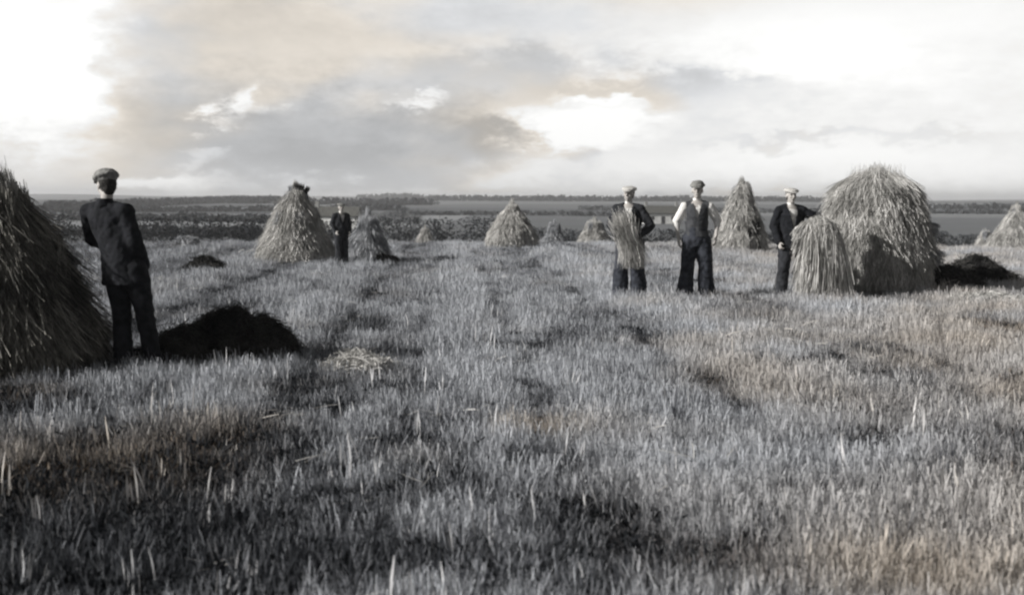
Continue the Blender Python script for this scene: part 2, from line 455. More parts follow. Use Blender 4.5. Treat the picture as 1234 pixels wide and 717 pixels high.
def build_field_cover():
    kinds = ['clover', 'grass', 'stubble', 'stalks', 'litter']
    cols = {}
    for k in kinds:
        c = bpy.data.collections.new('tufts_' + k)
        for v in range(4):
            P, w = tuft(k)
            o = bpy.data.objects.new('tuft_' + k, ribbons(P, w, 'tuft_' + k, TM[k]))
            c.objects.link(o)
        cols[k] = c
    pts = {k: [] for k in kinds}
    y = 2.6
    # rows across the view, spacing growing with distance
    nz = lambda x, y, s, o: noise.noise(Vector((x * s, y * s, o)))
    while y < 60:
        sp = 0.062 + 0.0042 * max(0, y - 4) if y < 30 else 0.19
        half = 0.47 * y + 2.2
        nx = int(2 * half / sp)
        for i in range(nx):
            x = -half + (i + random.random()) * sp
            yy = y + (random.random() - 0.5) * sp * 1.4
            # combed rows of the reaper run away from the viewer, leaning a little left
            rx = x + 0.055 * (yy - 6)
            furrow = 0
            for fx, fw in ((-2.55, 0.20), (-1.55, 0.12), (0.35, 0.16), (1.75, 0.14), (-3.9, 0.2), (4.2, 0.14), (-0.6, 0.08)):
                furrow = max(furrow, math.exp(-((rx - fx - 0.12 * nz(x, yy, 0.5, 3)) / fw) ** 2))
            furrow *= 0.85 if yy > 6.5 else 0.3
            p1 = nz(x, yy, 0.55, 1.0); p2 = nz(x, yy, 1.5, 7.0); p3 = nz(x, yy, 4.5, 4.0); p4 = nz(x, yy, 11.0, 14.0)
            if p4 + .6 * p3 > .42 and random.random() < .75: continue      # bare gaps
            left_falloff = min(1, max(0, (0.9 - x) / 3.4)) * min(1, max(0, (9.5 - yy) / 4.5))  # light falloff toward the near left, put into plant kind and tone
            strip = math.cos(2 * math.pi * (rx + .25 * nz(x, yy, .4, 8)) / 2.5) * min(1, max(0, (yy - 5.5) / 4))
            leafy = 0.55 * p1 + 0.85 * p2 + 0.6 * p3 - 0.32 + 0.85 * left_falloff + 0.55 * furrow - .12 * strip
            tone = 0.76 - 0.35 * p1 - 0.50 * p2 - 0.45 * p3 - 0.46 * left_falloff - 0.35 * furrow + .27 * strip + random.uniform(-0.28, 0.28) + 0.035 * min(x, 8)  # last term pales the right side, continuing the painted light falloff
            for (cx, cy, cr) in DARK_PATCH:          # darker, leafier patches
                q = ((x - cx) ** 2 + ((yy - cy) * 0.8) ** 2) / (cr * cr)
                if q < 3:
                    leafy += 0.9 * math.exp(-q * (1.0 + 0.8 * p3)); tone -= 0.40 * math.exp(-q)
            warmth = 0.5 * nz(x, yy, 0.8, 20.0) - .08 + .07 * max(0, min(x - 1.0, 6))
            for (cx, cy, cr, ca) in BROWN:           # patches of browned weeds
                warmth += ca * math.exp(-((x - cx) ** 2 + (yy - cy) ** 2) / (cr * cr))
            warmth = min(1, max(0, warmth))
            tone = min(1, max(0.0, tone))
            u = random.random()
            if leafy > 0.28:
                k = 'clover' if u < 0.66 else 'grass'
            elif leafy > 0.0:
                k = 'grass' if u < 0.5 else ('clover' if u < 0.7 else 'stubble')
            else:
                k = 'stubble' if u < 0.7 else 'grass'
            if random.random() < (0.022 if yy < 12 else 0.008):
                k = 'stalks'; tone = min(1, tone + 0.35)
            elif random.random() < .004 + .03 * max(0, p2 - .15): k = 'litter'
            bad = False
            for (ox, oy, orr) in OBSTACLES:
                if (x - ox) ** 2 + (yy - oy) ** 2 < orr * orr: bad = True; break
            if bad: continue
            s = (0.62 + 0.8 * random.random() ** 1.5) * (1.0 + 0.5 * p3) * (1.0 - 0.35 * furrow) * (1 + .15 * strip)
            s *= 1.0 + 0.012 * min(yy, 40) - .14 * max(0, 1 - yy / 9)
            if left_falloff > 0.3 and k != 'clover': s *= 1.1
            pts[k].append((x, yy, ground_z(x, yy), s, random.random() * 6.283, tone, warmth))
        y += sp
    for k in kinds:
        a = np.array(pts[k], dtype=np.float32)
        me = bpy.data.meshes.new('field_' + k)
        me.vertices.add(len(a)); me.vertices.foreach_set('co', a[:, :3].ravel())
        for nm, ci in (('scl', 3), ('rot', 4), ('tone', 5), ('warmth', 6)):
            at_ = me.attributes.new(nm, 'FLOAT', 'POINT'); at_.data.foreach_set('value', np.ascontiguousarray(a[:, ci]))
        me.materials.append(TM[k])
        o = link({'clover': 'clover', 'grass': 'grass', 'stubble': 'stubble', 'stalks': 'seed_stalks', 'litter': 'cut_straw'}[k], me)
        lab = {'clover': 'low dark clover growing in clumps through the stubble', 'grass': 'short grey grass covering the field',
               'stubble': 'pale upright corn stubble in combed rows', 'litter': 'loose cut straws lying across the stubble', 'stalks': 'scattered pale seed stalks standing above the grass'}[k]
        tag(o, lab, {'stalks': 'seed stalks', 'litter': 'loose straw'}.get(k, k), kind='stuff')
        ng = bpy.data.node_groups.new('grow_' + k, 'GeometryNodeTree')
        ng.interface.new_socket('Geometry', in_out='INPUT', socket_type='NodeSocketGeometry')
        ng.interface.new_socket('Geometry', in_out='OUTPUT', socket_type='NodeSocketGeometry')
        N = ng.nodes; L = ng.links
        gi = N.new('NodeGroupInput'); go = N.new('NodeGroupOutput')
        iop = N.new('GeometryNodeInstanceOnPoints'); iop.inputs['Pick Instance'].default_value = True
        ci = N.new('GeometryNodeCollectionInfo'); ci.inputs['Collection'].default_value = cols[k]; ci.inputs['Separate Children'].default_value = True
        def named(nm):
            q = N.new('GeometryNodeInputNamedAttribute'); q.data_type = 'FLOAT'; q.inputs['Name'].default_value = nm
            return q.outputs['Attribute']
        cx = N.new('ShaderNodeCombineXYZ'); L.new(named('rot'), cx.inputs['Z'])
        L.new(gi.outputs[0], iop.inputs['Points']); L.new(ci.outputs[0], iop.inputs['Instance'])
        L.new(cx.outputs[0], iop.inputs['Rotation']); L.new(named('scl'), iop.inputs['Scale'])
        L.new(iop.outputs[0], go.inputs[0])
        md = o.modifiers.new('grow', 'NODES'); md.node_group = ng
        print('field', k, len(a))

TM['litter'] = tuft_material('cut_straw_litter', (0.30, 0.29, 0.27), (0.66, 0.65, 0.63), (0.62, 0.54, 0.44))
BROWN = [(at(x, y).x, at(x, y).y, r, a) for x, y, r, a in ((60, 570, 1.0, .9), (640, 520, .30, .9), (500, 560, .35, .6), (1210, 640, 1.0, .6), (1220, 480, 2.0, .6), (1150, 400, 3.0, .35), (30, 480, .5, .7), (270, 520, .4, .5), (1080, 700, .6, .6))]
DARK_PATCH = [(at(x, y).x, at(x, y).y, r) for x, y, r in
              ((170, 610, .55), (300, 650, .45), (60, 590, .3), (380, 470, .30), (40, 495, .35), (700, 640, .28), (640, 470, .22), (540, 590, .25),
               (150, 690, .5), (430, 680, .3), (820, 680, .25), (640, 560, .2), (300, 570, .25), (390, 500, .25), (220, 540, .2))]


# ------------------------------------------------------------------ sheaves, stooks, stacks and heaps
def sheaf_mesh(n=620, L=1.15, rb=0.15, rw=0.085, rt=0.17, wid=0.0052, name='sheaf', mat=None, droop=0.12):
    a = rng.uniform(0, 2 * math.pi, n); q = np.sqrt(rng.uniform(0.15, 1, n))
    da = rng.normal(size=n) * 0.25
    ln = L * rng.uniform(0.86, 1.08, n)
    k = 6
    tt = np.linspace(0, 1, k)
    prof_x = np.array([0, 0.42, 0.75, 1.0]); prof_r = np.array([rb, rw, rt * 0.72, rt])
    P = np.zeros((n, k, 3))
    for i, t in enumerate(tt):
        rr = np.interp(t, prof_x, prof_r) * q
        aa = a + da * t
        P[:, i, 0] = rr * np.cos(aa); P[:, i, 1] = rr * np.sin(aa)
        P[:, i, 2] = ln * t - droop * q * max(0, t - 0.7) ** 2 * 8 * ln * rng.uniform(0.3, 1.2, n) + rng.normal(size=n) * 0.01
    P += rng.normal(size=P.shape) * 0.006
    w = np.tile(np.array([1, 1, 1, 1.0, 1.8, 1.1]) * wid, (n, 1))
    return ribbons(P, w, name, mat or M['straw'])

SHEAF = {}
for nm, mt in (('pale', 'straw'), ('grey', 'straw_grey'), ('dark', 'straw_dark_and_shade'), ('shade_tone', 'straw_shade_tone')):
    SHEAF[nm] = [sheaf_mesh(mat=M[mt]) for _ in range(3)]

def revolve_lump(prof, n=28, amp=0.06, seed=0.0, name='core', mat=None, ysq=1.0):
    """prof: list of (z, r)"""
    bm = bmesh.new(); rings = []
    for z, r in prof:
        ring = []
        for i in range(n):
            a = 2 * math.pi * i / n
            k = 1 + amp * 2 * noise.noise(Vector((math.cos(a) * 1.3 + seed, math.sin(a) * 1.3, z * 1.8 + seed)))
            ring.append(bm.verts.new((r * k * math.cos(a), r * k * math.sin(a) * ysq, z)))
        rings.append(ring)
    for p, q in zip(rings, rings[1:]):
        for i in range(n): bm.faces.new((p[i], p[(i + 1) % n], q[(i + 1) % n], q[i]))
    bm.faces.new(rings[-1]); bm.faces.new(rings[0][::-1])
    me = bpy.data.meshes.new(name); bm.to_mesh(me); bm.free()
    return me

def thatch_mesh(prof, n, wid, seed, mat, amp=0.06, length=(0.22, 0.5), shag=0.07, ysq=1.0, flow=1.0):
    """loose straws lying down the outside of a stack, following its slope and sticking out a little"""
    zs = np.array([p[0] for p in prof]); rs = np.array([p[1] for p in prof])
    # area-weighted choice of height
    zz = np.linspace(zs[0], zs[-1], 200); rr = np.interp(zz, zs, rs)
    wgt = rr + 0.05; wgt /= wgt.sum()
    z0 = rng.choice(zz, n, p=wgt) + rng.normal(size=n) * 0.02
    a = rng.uniform(0, 2 * math.pi, n)
    ln = rng.uniform(*length, n)
    k = 4; tt = np.linspace(0, 1, k)
    P = np.zeros((n, k, 3)); sw = rng.normal(size=n) * 0.35 * (2 - flow)
    out = np.abs(rng.normal(size=n)) * shag
    inside = rng.uniform(0, 1, n) ** .6; ztop = zs[-1] + rng.uniform(-.05, .02, n)
    up = z0 + ln * 0.5
    for i, t in enumerate(tt):
        z = np.minimum(np.maximum(up - ln * t, 0.0), ztop)
        k_ = np.array([1 + amp * 2 * noise.noise(Vector((math.cos(aa) * 1.3 + seed, math.sin(aa) * 1.3, z_ * 1.8 + seed))) for aa, z_ in zip(a, z)])
        r = (np.interp(z, zs, rs) * k_ + 0.01) * np.where(up - ln * t > zs[-1] - .02, inside, 1) + out * t ** 1.4
        ang = a + sw * (t - 0.5) * ln / np.maximum(r, 0.12)
        P[:, i, 0] = r * np.cos(ang); P[:, i, 1] = r * np.sin(ang) * ysq
        P[:, i, 2] = np.maximum(0.0, up - ln * t + rng.normal(size=n) * 0.008)
    w = np.tile(np.array([0.8, 1, 1.1, 1.4]) * wid, (n, 1))
    return ribbons(P, w, 'loose_straw', mat)

def place_sheaf(parent, foot, top, tone, fat=1.0, L=1.15):
    d = Vector(top) - Vector(foot)
    o = bpy.data.objects.new('sheaf', random.choice(SHEAF[tone])); COL.objects.link(o); o.parent = parent
    q = d.to_track_quat('Z', 'Y')
    o.rotation_mode = 'QUATERNION'
    from mathutils import Quaternion
    o.rotation_quaternion = q @ Quaternion((0, 0, 1), random.uniform(0, 6.28))
    s = d.length / L
    o.scale = (fat, fat, s); o.location = foot
    return o

def stack(name, label, cat, px, py, prof, tone='pale', nstraw=3000, wid=0.007, tiers=(), seed=0.0, group=None, yoff=0.0, cap=None, ysq=1.0, rot=0, shag=0.07):
    """tiers: (count, foot radius, foot z, top radius, top z, fatness)"""
    p = at(px, py)
    R0 = max(r for z, r in prof)
    p = Vector((p.x, p.y, 0)) * (1 + (R0 * 0.9) / Vector((p.x, p.y, 0)).length)   # py marks the front edge of its foot
    p.z = ground_z(p.x, p.y) - 0.02
    e = bpy.data.objects.new(name, None); COL.objects.link(e); e.location = p; e.rotation_euler = (0, 0, rot)
    e.empty_display_size = 0.2
    tag(e, label, cat, group)
    inner = [(z, max(0.01, r * 0.86)) for z, r in prof]
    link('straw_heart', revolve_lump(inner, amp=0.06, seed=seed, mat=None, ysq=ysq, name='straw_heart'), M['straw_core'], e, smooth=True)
    mt = {'pale': 'straw', 'grey': 'straw_grey', 'dark': 'straw_dark_and_shade', 'shade_tone': 'straw_shade_tone'}[tone]
    link('loose_straw', thatch_mesh(prof, nstraw, wid, seed, M[mt], shag=shag, ysq=ysq), None, e)
    for (n, r0, z0, r1, z1, fat) in tiers:
        ph = random.random() * 6.28
        for i in range(n):
            a = ph + 2 * math.pi * (i + random.uniform(-0.22, 0.22)) / n
            b = a + random.uniform(-0.2, 0.2)
            j = random.uniform(0.92, 1.08)
            place_sheaf(e, (r0 * j * math.cos(a), r0 * j * math.sin(a) * ysq, z0 + (random.uniform(-0.05, 0.05) if z0 > .1 else 0)), (r1 * math.cos(b), r1 * math.sin(b) * ysq, z1 * random.uniform(0.95, 1.05)),
                        tone if random.random() > 0.25 else ('grey' if tone == 'pale' else tone), fat * random.uniform(0.85, 1.15))
    if cap: cap(e)
    OBSTACLES.append((p.x, p.y, R0 * 0.8))
    return e

GS = 'stooks and stacks of sheaves standing in the field'
# tall round-topped stack on the right
big = stack('corn_stack', 'tall round-topped pale straw stack right of the men, shadow across its foot', 'straw stack', 1052, 357,
      [(0, .76), (.25, .83), (.65, .86), (.95, .80), (1.2, .75), (1.45, .71), (1.66, .66), (1.80, .57), (1.89, .46), (1.93, .30), (1.94, .12)],
      nstraw=24000, wid=0.0048, tiers=((13, .74, 0, .52, .95, 1.1), (11, .80, .55, .40, 1.38, 1.15), (9, .52, .78, .20, 1.38, 1.0)), seed=1.3, group=GS,
      cap=lambda e: [place_sheaf(e, f, t, c, k) for f, t, c, k in (((.30, -.30, 1.22), (.93, -.30, 1.06), 'grey', .7), ((.30, -.35, .80), (1.02, -.32, .60), 'grey', .8), ((.2, -.1, 1.45), (.78, -.1, 1.36), 'pale', .6), ((-.1, -.45, .1), (-.2, -.95, .0), 'pale', .8))])
# near stack at the left edge, its shade put into the straw colour
def lwisp(e):
    for a, r, z in ((0.2, .25, 1.35), (2.2, .3, 1.2), (4.0, .25, 1.3)):
        place_sheaf(e, (r * math.cos(a), r * math.sin(a), z - .75), (0.06 * math.cos(a), 0.06 * math.sin(a), z + .35), 'pale', 0.8)
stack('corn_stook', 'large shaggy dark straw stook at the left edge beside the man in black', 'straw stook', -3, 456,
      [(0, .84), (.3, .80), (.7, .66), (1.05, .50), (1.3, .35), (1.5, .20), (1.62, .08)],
      tone='shade_tone', nstraw=18000, wid=0.0042, tiers=((12, .76, 0, .40, 1.1, 1.1), (8, .5, .55, .12, 1.5, 1.05)), seed=4.2, group=GS, cap=lwisp, shag=0.10)
# middle stack with knotted tuft
def mid_cap(e):
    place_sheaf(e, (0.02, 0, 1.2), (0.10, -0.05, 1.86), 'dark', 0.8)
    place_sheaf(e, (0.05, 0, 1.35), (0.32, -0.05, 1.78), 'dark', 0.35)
    place_sheaf(e, (-0.12, -0.05, 1.05), (-0.06, 0, 1.8), 'grey', 0.7)
stack('corn_stook', 'tall pointed straw stook with dark tufted top, left of the distant figure', 'straw stook', 357, 318,
      [(0, .86), (.3, .80), (.7, .64), (1.1, .45), (1.4, .28), (1.65, .14), (1.74, .05)],
      nstraw=14000, wid=0.0062, tiers=((12, .78, 0, .34, 1.2, 1.15), (7, .45, .7, .08, 1.65, 1.0)), seed=2.1, group=GS, cap=mid_cap)
stack('corn_stook', 'small pale pointed stook right of the distant figure, a dark patch at its foot', 'straw stook', 444, 318,
      [(0, .47), (.3, .43), (.65, .28), (.95, .12), (1.1, .04)], tone='grey',
      nstraw=5500, wid=0.007, tiers=((8, .40, 0, .10, 1.05, .85),), seed=6.1, group=GS)
stack('corn_stook', 'slender tiny stook alone at the field edge before the dark hedge', 'straw stook', 512, 293,
      [(0, .42), (.3, .30), (.6, .14), (.80, .03)],
      nstraw=1600, wid=0.009, tiers=((5, .32, 0, .06, .8, .8),), seed=7.7, group=GS)
stack('corn_stook', 'broad peaked stook in mid field, left half pale and right half dark', 'straw stook', 617, 300,
      [(0, .66), (.3, .68), (.6, .58), (.9, .38), (1.15, .2), (1.33, .05)],
      nstraw=6000, wid=0.008, tiers=((10, .60, 0, .28, .95, 1.05), (6, .42, .45, .06, 1.32, .9)), seed=8.8, group=GS)
stack('corn_stook', 'small grey stook between the broad peaked stook and the first capped man', 'straw stook', 668, 293,
      [(0, .62), (.3, .50), (.6, .32), (.9, .16), (1.16, .03)], tone='grey',
      nstraw=3500, wid=0.009, tiers=((8, .52, 0, .08, 1.12, 1.0),), seed=3.3, group=GS)
stack('corn_stook', 'pale stook directly behind the sheaf of the first capped man', 'straw stook', 716, 293,
      [(0, .80), (.35, .70), (.75, .5), (1.05, .27), (1.3, .06)],
      nstraw=4500, wid=0.009, tiers=((9, .70, 0, .2, 1.25, 1.1),), seed=5.9, group=GS)
stack('corn_stook', 'tall narrow stook with hollow shade painted by dark sheaves, behind and right of the waistcoated man', 'straw stook', 892, 304,
      [(0, .74), (.35, .72), (.8, .58), (1.2, .42), (1.55, .30), (1.85, .2), (2.04, .06)], tone='pale',
      nstraw=7000, wid=0.008, tiers=((6, .70, 0, .38, 1.1, 1.05), (6, .5, .7, .12, 1.95, .95)), seed=9.4, group=GS,
      cap=lambda e: (place_sheaf(e, (.05, -.80, 0), (.12, -.62, .75), 'dark', 0.75), place_sheaf(e, (.38, -.66, 0), (.3, -.5, 1.0), 'dark', 0.8)))  # near-black sheaves put in as the shade of a hollow
stack('corn_stook', 'hazy pale stook cut by the right edge of the view', 'straw stook', 1224, 301,
      [(0, 1.1), (.35, 1.0), (.8, .76), (1.2, .5), (1.6, .25), (1.9, .05)],
      nstraw=6500, wid=0.008, tiers=((11, .84, 0, .3, 1.2, 1.1), (6, .5, .85, .08, 1.8, .95)), seed=10.4, group=GS)
stack('corn_stook', 'little pale stook just left of the stook at the right edge', 'straw stook', 1186, 299,
      [(0, .42), (.3, .34), (.6, .2), (.9, .04)],
      nstraw=2500, wid=0.008, tiers=((7, .36, 0, .06, .92, .8),), seed=11.4, group=GS)

def heap(name, label, px, py, w, h, tone, seed, n=2500, wid=0.008, ysq=0.7, rot=0.0, group='low heaps of cut straw on the ground'):
    """a slumped, lumpy heap: several lobes melted together, loose straws lying over it in all directions"""
    p = at(px, py); d = Vector((p.x, p.y, 0)); p = d * (1 + w * ysq * .8 / d.length); p.z = ground_z(p.x, p.y) - 0.02
    e = bpy.data.objects.new(name, None); COL.objects.link(e); e.location = p; e.rotation_euler = (0, 0, rot)
    tag(e, label, 'straw heap', group)
    rr = random.Random(int(seed * 10)); bm = bmesh.new()
    p_ell(bm, (0, 0, h * .1), (w * .92, w * ysq * .85, h * .45))
    p_ell(bm, (rr.uniform(-.15, .1) * w, 0, h * .35), (w * .5, w * .5 * ysq, h * .62))
    for k in range(6):
        a = rr.uniform(0, 6.28); q = rr.uniform(.3, .6) * w; s = rr.uniform(.3, .45) * w
        p_ell(bm, (q * math.cos(a), q * math.sin(a) * ysq, h * rr.uniform(.1, .4)), (s, s * ysq, h * rr.uniform(.3, .5)))
    me = fuse(bm, max(.02, w / 22), 'straw_heart', 2, fold=.05 * h / .4, fold_scale=7, seed=seed)
    tris = [(f.center.copy(), f.normal.copy()) for f in me.polygons if f.center.z > 0]
    link('straw_heart', me, M['straw_core' if tone != 'dark' else 'straw_dark_and_shade'], e)
    P = np.zeros((n, 4, 3))
    for i in range(n):
        c, nr = tris[rng.integers(len(tris))]
        t = Vector(rng.normal(size=3)) + Vector((0, 0, -.4)); t = (t - nr * t.dot(nr)).normalized(); ln = rng.uniform(.05, .22); up_ = abs(rng.normal()) * .045
        for j in range(4):
            k = j / 3
            q = c + t * ln * (k - .5) + nr * (.004 + up_ * k) - Vector((0, 0, 1)) * (k - .5) ** 2 * ln * .5
            P[i, j] = (q.x, q.y, max(q.z, 0.0))
    mt = {'pale': 'straw', 'grey': 'straw_grey', 'dark': 'straw_dark_and_shade', 'shade_tone': 'straw_shade_tone'}[tone]
    link('loose_straw', ribbons(P, np.full((n, 4), wid), 'loose_straw', M[mt]), None, e)
    OBSTACLES.append((p.x, p.y, w * .7))
    return e

heap('straw_heap', 'low heap right of the man in black, shade painted into it', 280, 440, .60, .50, 'dark', 1.1, n=9000, ysq=.8, wid=.005)  # shade falling on this heap is put into its near-black straw
heap('straw_heap', 'added shallow heap, painted dark as ground shade beside the man in black', 216, 443, .46, .34, 'dark', 1.9, n=4000, ysq=.8, wid=.006)  # heap added to carry painted ground shade up to the legs
heap('straw_heap', 'bright flattened straw pile lying in sun right of the black heap', 430, 453, .34, .17, 'pale', 2.7, n=2600, wid=.006, ysq=.8)
heap('straw_heap', 'small heap with shade painted into it, alone in the left mid field', 248, 328, .50, .33, 'dark', 3.9, n=2200, wid=.012)  # dark front of the heap is shade put into its colour
heap('straw_heap', 'added low hump, painted dark as the shadow of the small pale stook', 462, 319, .42, .22, 'dark', 4.4, n=1500, wid=.012)  # added hump in place of the small stook's cast shadow
heap('straw_heap', 'added nearer long hump, painted dark as shadow of the tall right stack', 1128, 350, .95, .42, 'dark', 5.4, n=3500, wid=.010)  # added dark hump filling out the stack's cast shadow
heap('straw_heap', 'added farthest hump, painted dark to lengthen the shadow of the tall right stack', 1176, 343, .85, .52, 'dark', 6.4, n=2600, wid=.010)  # added beyond the real shadow, coloured dark to extend it
heap('straw_heap', 'faint pale mound near the hedge at far left', 221, 300, .55, .38, 'grey', 7.4, n=1500, wid=.014)
heap('straw_heap', 'pale low mound of straw on the right, before the long shadow', 1190, 368, .75, .14, 'pale', 8.4, n=3000, wid=.008)


# ------------------------------------------------------------------ people
def hand_prims(bm, wrist, direction, palm_n, curl=0.6, side=1):
    """palm, four unequal fingers with bends, and a thumb that leaves the side of the palm"""
    w = Vector(wrist); d = Vector(direction).normalized(); nrm = Vector(palm_n); nrm = (nrm - d * nrm.dot(d)).normalized()
    s = d.cross(nrm) * side
    p_cap(bm, w, w + d * 0.035, .026, .034, .6, s)
    p_cap(bm, w + d * .03, w + d * .085, .040, .042, .36, s)
    for i, (off, ln) in enumerate(((-.030, .070), (-.010, .080), (.010, .076), (.029, .060))):
        a = w + d * .088 + s * off
        c1 = d * math.cos(curl * .5) + nrm * math.sin(curl * .5)
        c2 = d * math.cos(curl * 1.3) + nrm * math.sin(curl * 1.3)
        c3 = d * math.cos(curl * 2.0) + nrm * math.sin(curl * 2.0)
        b = a + c1 * ln * .45; c = b + c2 * ln * .32; e = c + c3 * ln * .23
        p_cap(bm, a, b, .0095, .009, 1, s, 8); p_cap(bm, b, c, .009, .0085, 1, s, 8); p_cap(bm, c, e, .0085, .0075, 1, s, 8)
    a = w + d * .035 - s * .034
    b = a + (d * .55 - s * .65 + nrm * .35).normalized() * .038
    c = b + (d * .85 - s * .1 + nrm * .5).normalized() * .030
    p_cap(bm, a, b, .013, .011, 1, s, 8); p_cap(bm, b, c, .011, .009, 1, s, 8)

def person(label, loc, rot, S):
    """S: pose and dress. Local axes: faces -y, its own left is +x."""
    H = S.get('height', 1.75) / 1.76
    lx, ly = S.get('lean', (0, 0))
    def up(z): 
        t = max(0, min(1, (z - .90) / .56)); return Vector((lx * t, ly * t, 0))
    sh = {-1: Vector((-.185, 0, 1.405)) + up(1.435), 1: Vector((.185, 0, 1.405)) + up(1.435)}
    hip = {-1: Vector((-.092, 0, .92)), 1: Vector((.092, 0, .92))}
    feet = S['feet']; knees = S['knees']; elb = S['elbows']; wr = S['wrists']
    V = lambda t: Vector(t)
    head_c = Vector((0, -.012, 1.635)) + up(1.5) + V(S.get('head_off', (0, 0, 0)))
    hr = Euler((R(S.get('nod', 0)), R(S.get('tilt', 0)), R(S.get('turn', 0)))).to_matrix()
    # --- body, one continuous surface
    bm = bmesh.new()
    p_loft(bm, [(0, 0, .84, .14, .10), (0, 0, .92, .165, .115), (up(1.05).x, up(1.05).y, 1.06, .135, .095), (up(1.2).x, up(1.2).y, 1.22, .155, .105),
                (up(1.35).x, up(1.35).y, 1.36, .165, .105), (lx, ly, 1.45, .12, .075), (lx, ly, 1.49, .06, .055)])
    for s in (-1, 1):
        p_cap(bm, hip[s], V(knees[s]), .082, .056, 1); p_cap(bm, V(knees[s]), V(feet[s]) + Vector((0, 0, .08)), .054, .036, 1)
        p_cap(bm, V(feet[s]) + Vector((0, .02, .045)), V(feet[s]) + Vector((.02 * s, -.13, .03)), .036, .032, .8)
        p_cap(bm, sh[s] * .97, sh[s], .05, .052); p_cap(bm, sh[s], V(elb[s]), .05, .038); p_cap(bm, V(elb[s]), V(wr[s]), .038, .026, .9)
        hd = S.get('hands', {}).get(s, {})
        hand_prims(bm, wr[s], hd.get('dir', (V(wr[s]) - V(elb[s]))), hd.get('palm', (-s, -.3, 0)), hd.get('curl', .5), side=s * hd.get('flip', 1))
    p_cap(bm, Vector((lx, ly, 1.46)), head_c + hr @ Vector((0, .01, -.06)), .056, .052)
    def hp(x, y, z): return head_c + hr @ Vector((x, y, z))
    p_ell(bm, hp(0, .012, .028), (.074, .094, .092), hr)
    p_ell(bm, hp(0, -.022, -.035), (.056, .066, .075), hr)
    p_ell(bm, hp(0, -.058, -.088), (.026, .024, .022), hr)            # chin
    p_cap(bm, hp(0, -.084, .015), hp(0, -.106, -.022), .009, .014)     # nose
    p_cap(bm, hp(-.045, -.074, .028), hp(.045, -.074, .028), .012, .012)  # brow
    p_cap(bm, hp(-.020, -.084, -.056), hp(.020, -.084, -.056), .0075, .0075)  # lips
    for s in (-1, 1):
        p_ell(bm, hp(.077 * s, .012, -.008), (.011, .022, .033), hr)
        p_ell(bm, hp(.036 * s, -.066, -.026), (.022, .018, .018), hr)
    body = link('person', fuse(bm, .0075, 'person', 2), M['skin'])
    body.location = loc; body.rotation_euler = (0, 0, rot); body.scale = (H, H, H)
    tag(body, label, 'person')
    bm = bmesh.new()
    for s in (-1, 1): p_ell(bm, hp(.031 * s, -.083, .006), (.011, .006, .006), hr)
    link('eyes', fuse(bm, .003, 'eyes', 1), M['hair'], body)
    bm = bmesh.new()
    p_ell(bm, hp(0, .030, .026), (.079, .088, .085), hr); 
    p_ell(bm, hp(0, .055, -.030), (.062, .048, .050), hr); p_ell(bm, hp(0, .052, -.065), (.048, .03, .03), hr)
    link('hair', fuse(bm, .009, 'hair', 2, fold=.004, fold_scale=40), M['hair'], body)
    # --- trousers
    bm = bmesh.new()
    tw = S.get('leg_w', (.118, .095, .108))
    p_loft(bm, [(0, 0, .80, .165, .13), (0, 0, .90, .185, .145), (up(1.03).x, up(1.03).y, 1.03, .165, .125), (up(1.08).x, up(1.08).y, 1.09, .16, .12)])
    for s in (-1, 1):
        f = V(feet[s]) + Vector((0, .015, .055))
        p_cap(bm, hip[s] + Vector((s * .008, 0, -.02)), V(knees[s]), tw[0], tw[1], 1)
        a, b = V(knees[s]), f; d = (b - a).normalized()
        p_cap(bm, a, b - d * tw[2] * .4, tw[1], tw[2], 1)
    zc = S.get('hem', .07)
    link('trousers', fuse(bm, .012, 'trousers', 3, fold=.020, fold_scale=7, seed=S.get('seed', 0), cut=lambda c, n: c.z < zc), M[S.get('trousers', 'dark_cloth')], body)
    for s in (-1, 1):
        bm = bmesh.new(); f = V(feet[s])
        p_cap(bm, f + Vector((0, .03, .05)), f + Vector((.015 * s, -.15, .038)), .048, .042, .75)
        p_cap(bm, f + Vector((0, .01, .06)), f + Vector((0, .01, .16)), .048, .052)
        link('boot', fuse(bm, .009, 'boot', 2, cut=None), M['leather'], body)
    # --- shirt and coat
    def torso(bm, g, hem, flare):
        p_loft(bm, [(up(hem).x, up(hem).y, hem, .170 * flare + g, .125 * flare + g), (up(1.05).x, up(1.05).y, 1.05, .150 + g, .112 + g), (up(1.2).x, up(1.2).y, 1.22, .168 + g, .118 + g),
                    (up(1.35).x, up(1.35).y, 1.36, .182 + g, .116 + g), (lx, ly, 1.42, .135 + g, .090 + g), (lx, ly, 1.465, .062 + g, .058 + g)])
        for s in (-1, 1): p_cap(bm, Vector((lx + s * .05, ly + .01, 1.452 - g * .5)), sh[s] + Vector((0, 0, -.01)), .040 + g, .056 + g)
    def sleeves(bm, g, ra, rb, rc, upto=1.0):
        for s in (-1, 1):
            p_cap(bm, sh[s] + Vector((0, 0, -.01)), V(elb[s]), ra + g, rb + g)
            e = V(elb[s]).lerp(V(wr[s]), upto)
            p_cap(bm, V(elb[s]), e, rb + g, rc + g)
    top = S['top']
    nk = S.get('neck', (1.20, .085))      # bottom of the V and its half width at the collar
    ntop = 1.49
    def vcut(zb, wt, floor=0.0):
        def f(c, n):
            hole = (c.x - lx) ** 2 + (c.y - ly) ** 2 < .066 ** 2 and c.z > 1.44
            if c.y - up(c.z).y > -.03: return hole
            t = (c.z - zb) / (ntop - zb)
            return hole or (t > 0 and abs(c.x - up(c.z).x - S.get('neck_dx', 0)) < wt * t) or (floor and c.z < zb + .02 and abs(c.x - up(c.z).x) < floor)
        return f
    bm = bmesh.new(); torso(bm, -.004, 1.0, .92)
    if top == 'waistcoat': sleeves(bm, 0, .070, .064, .048, S.get('roll', .35))
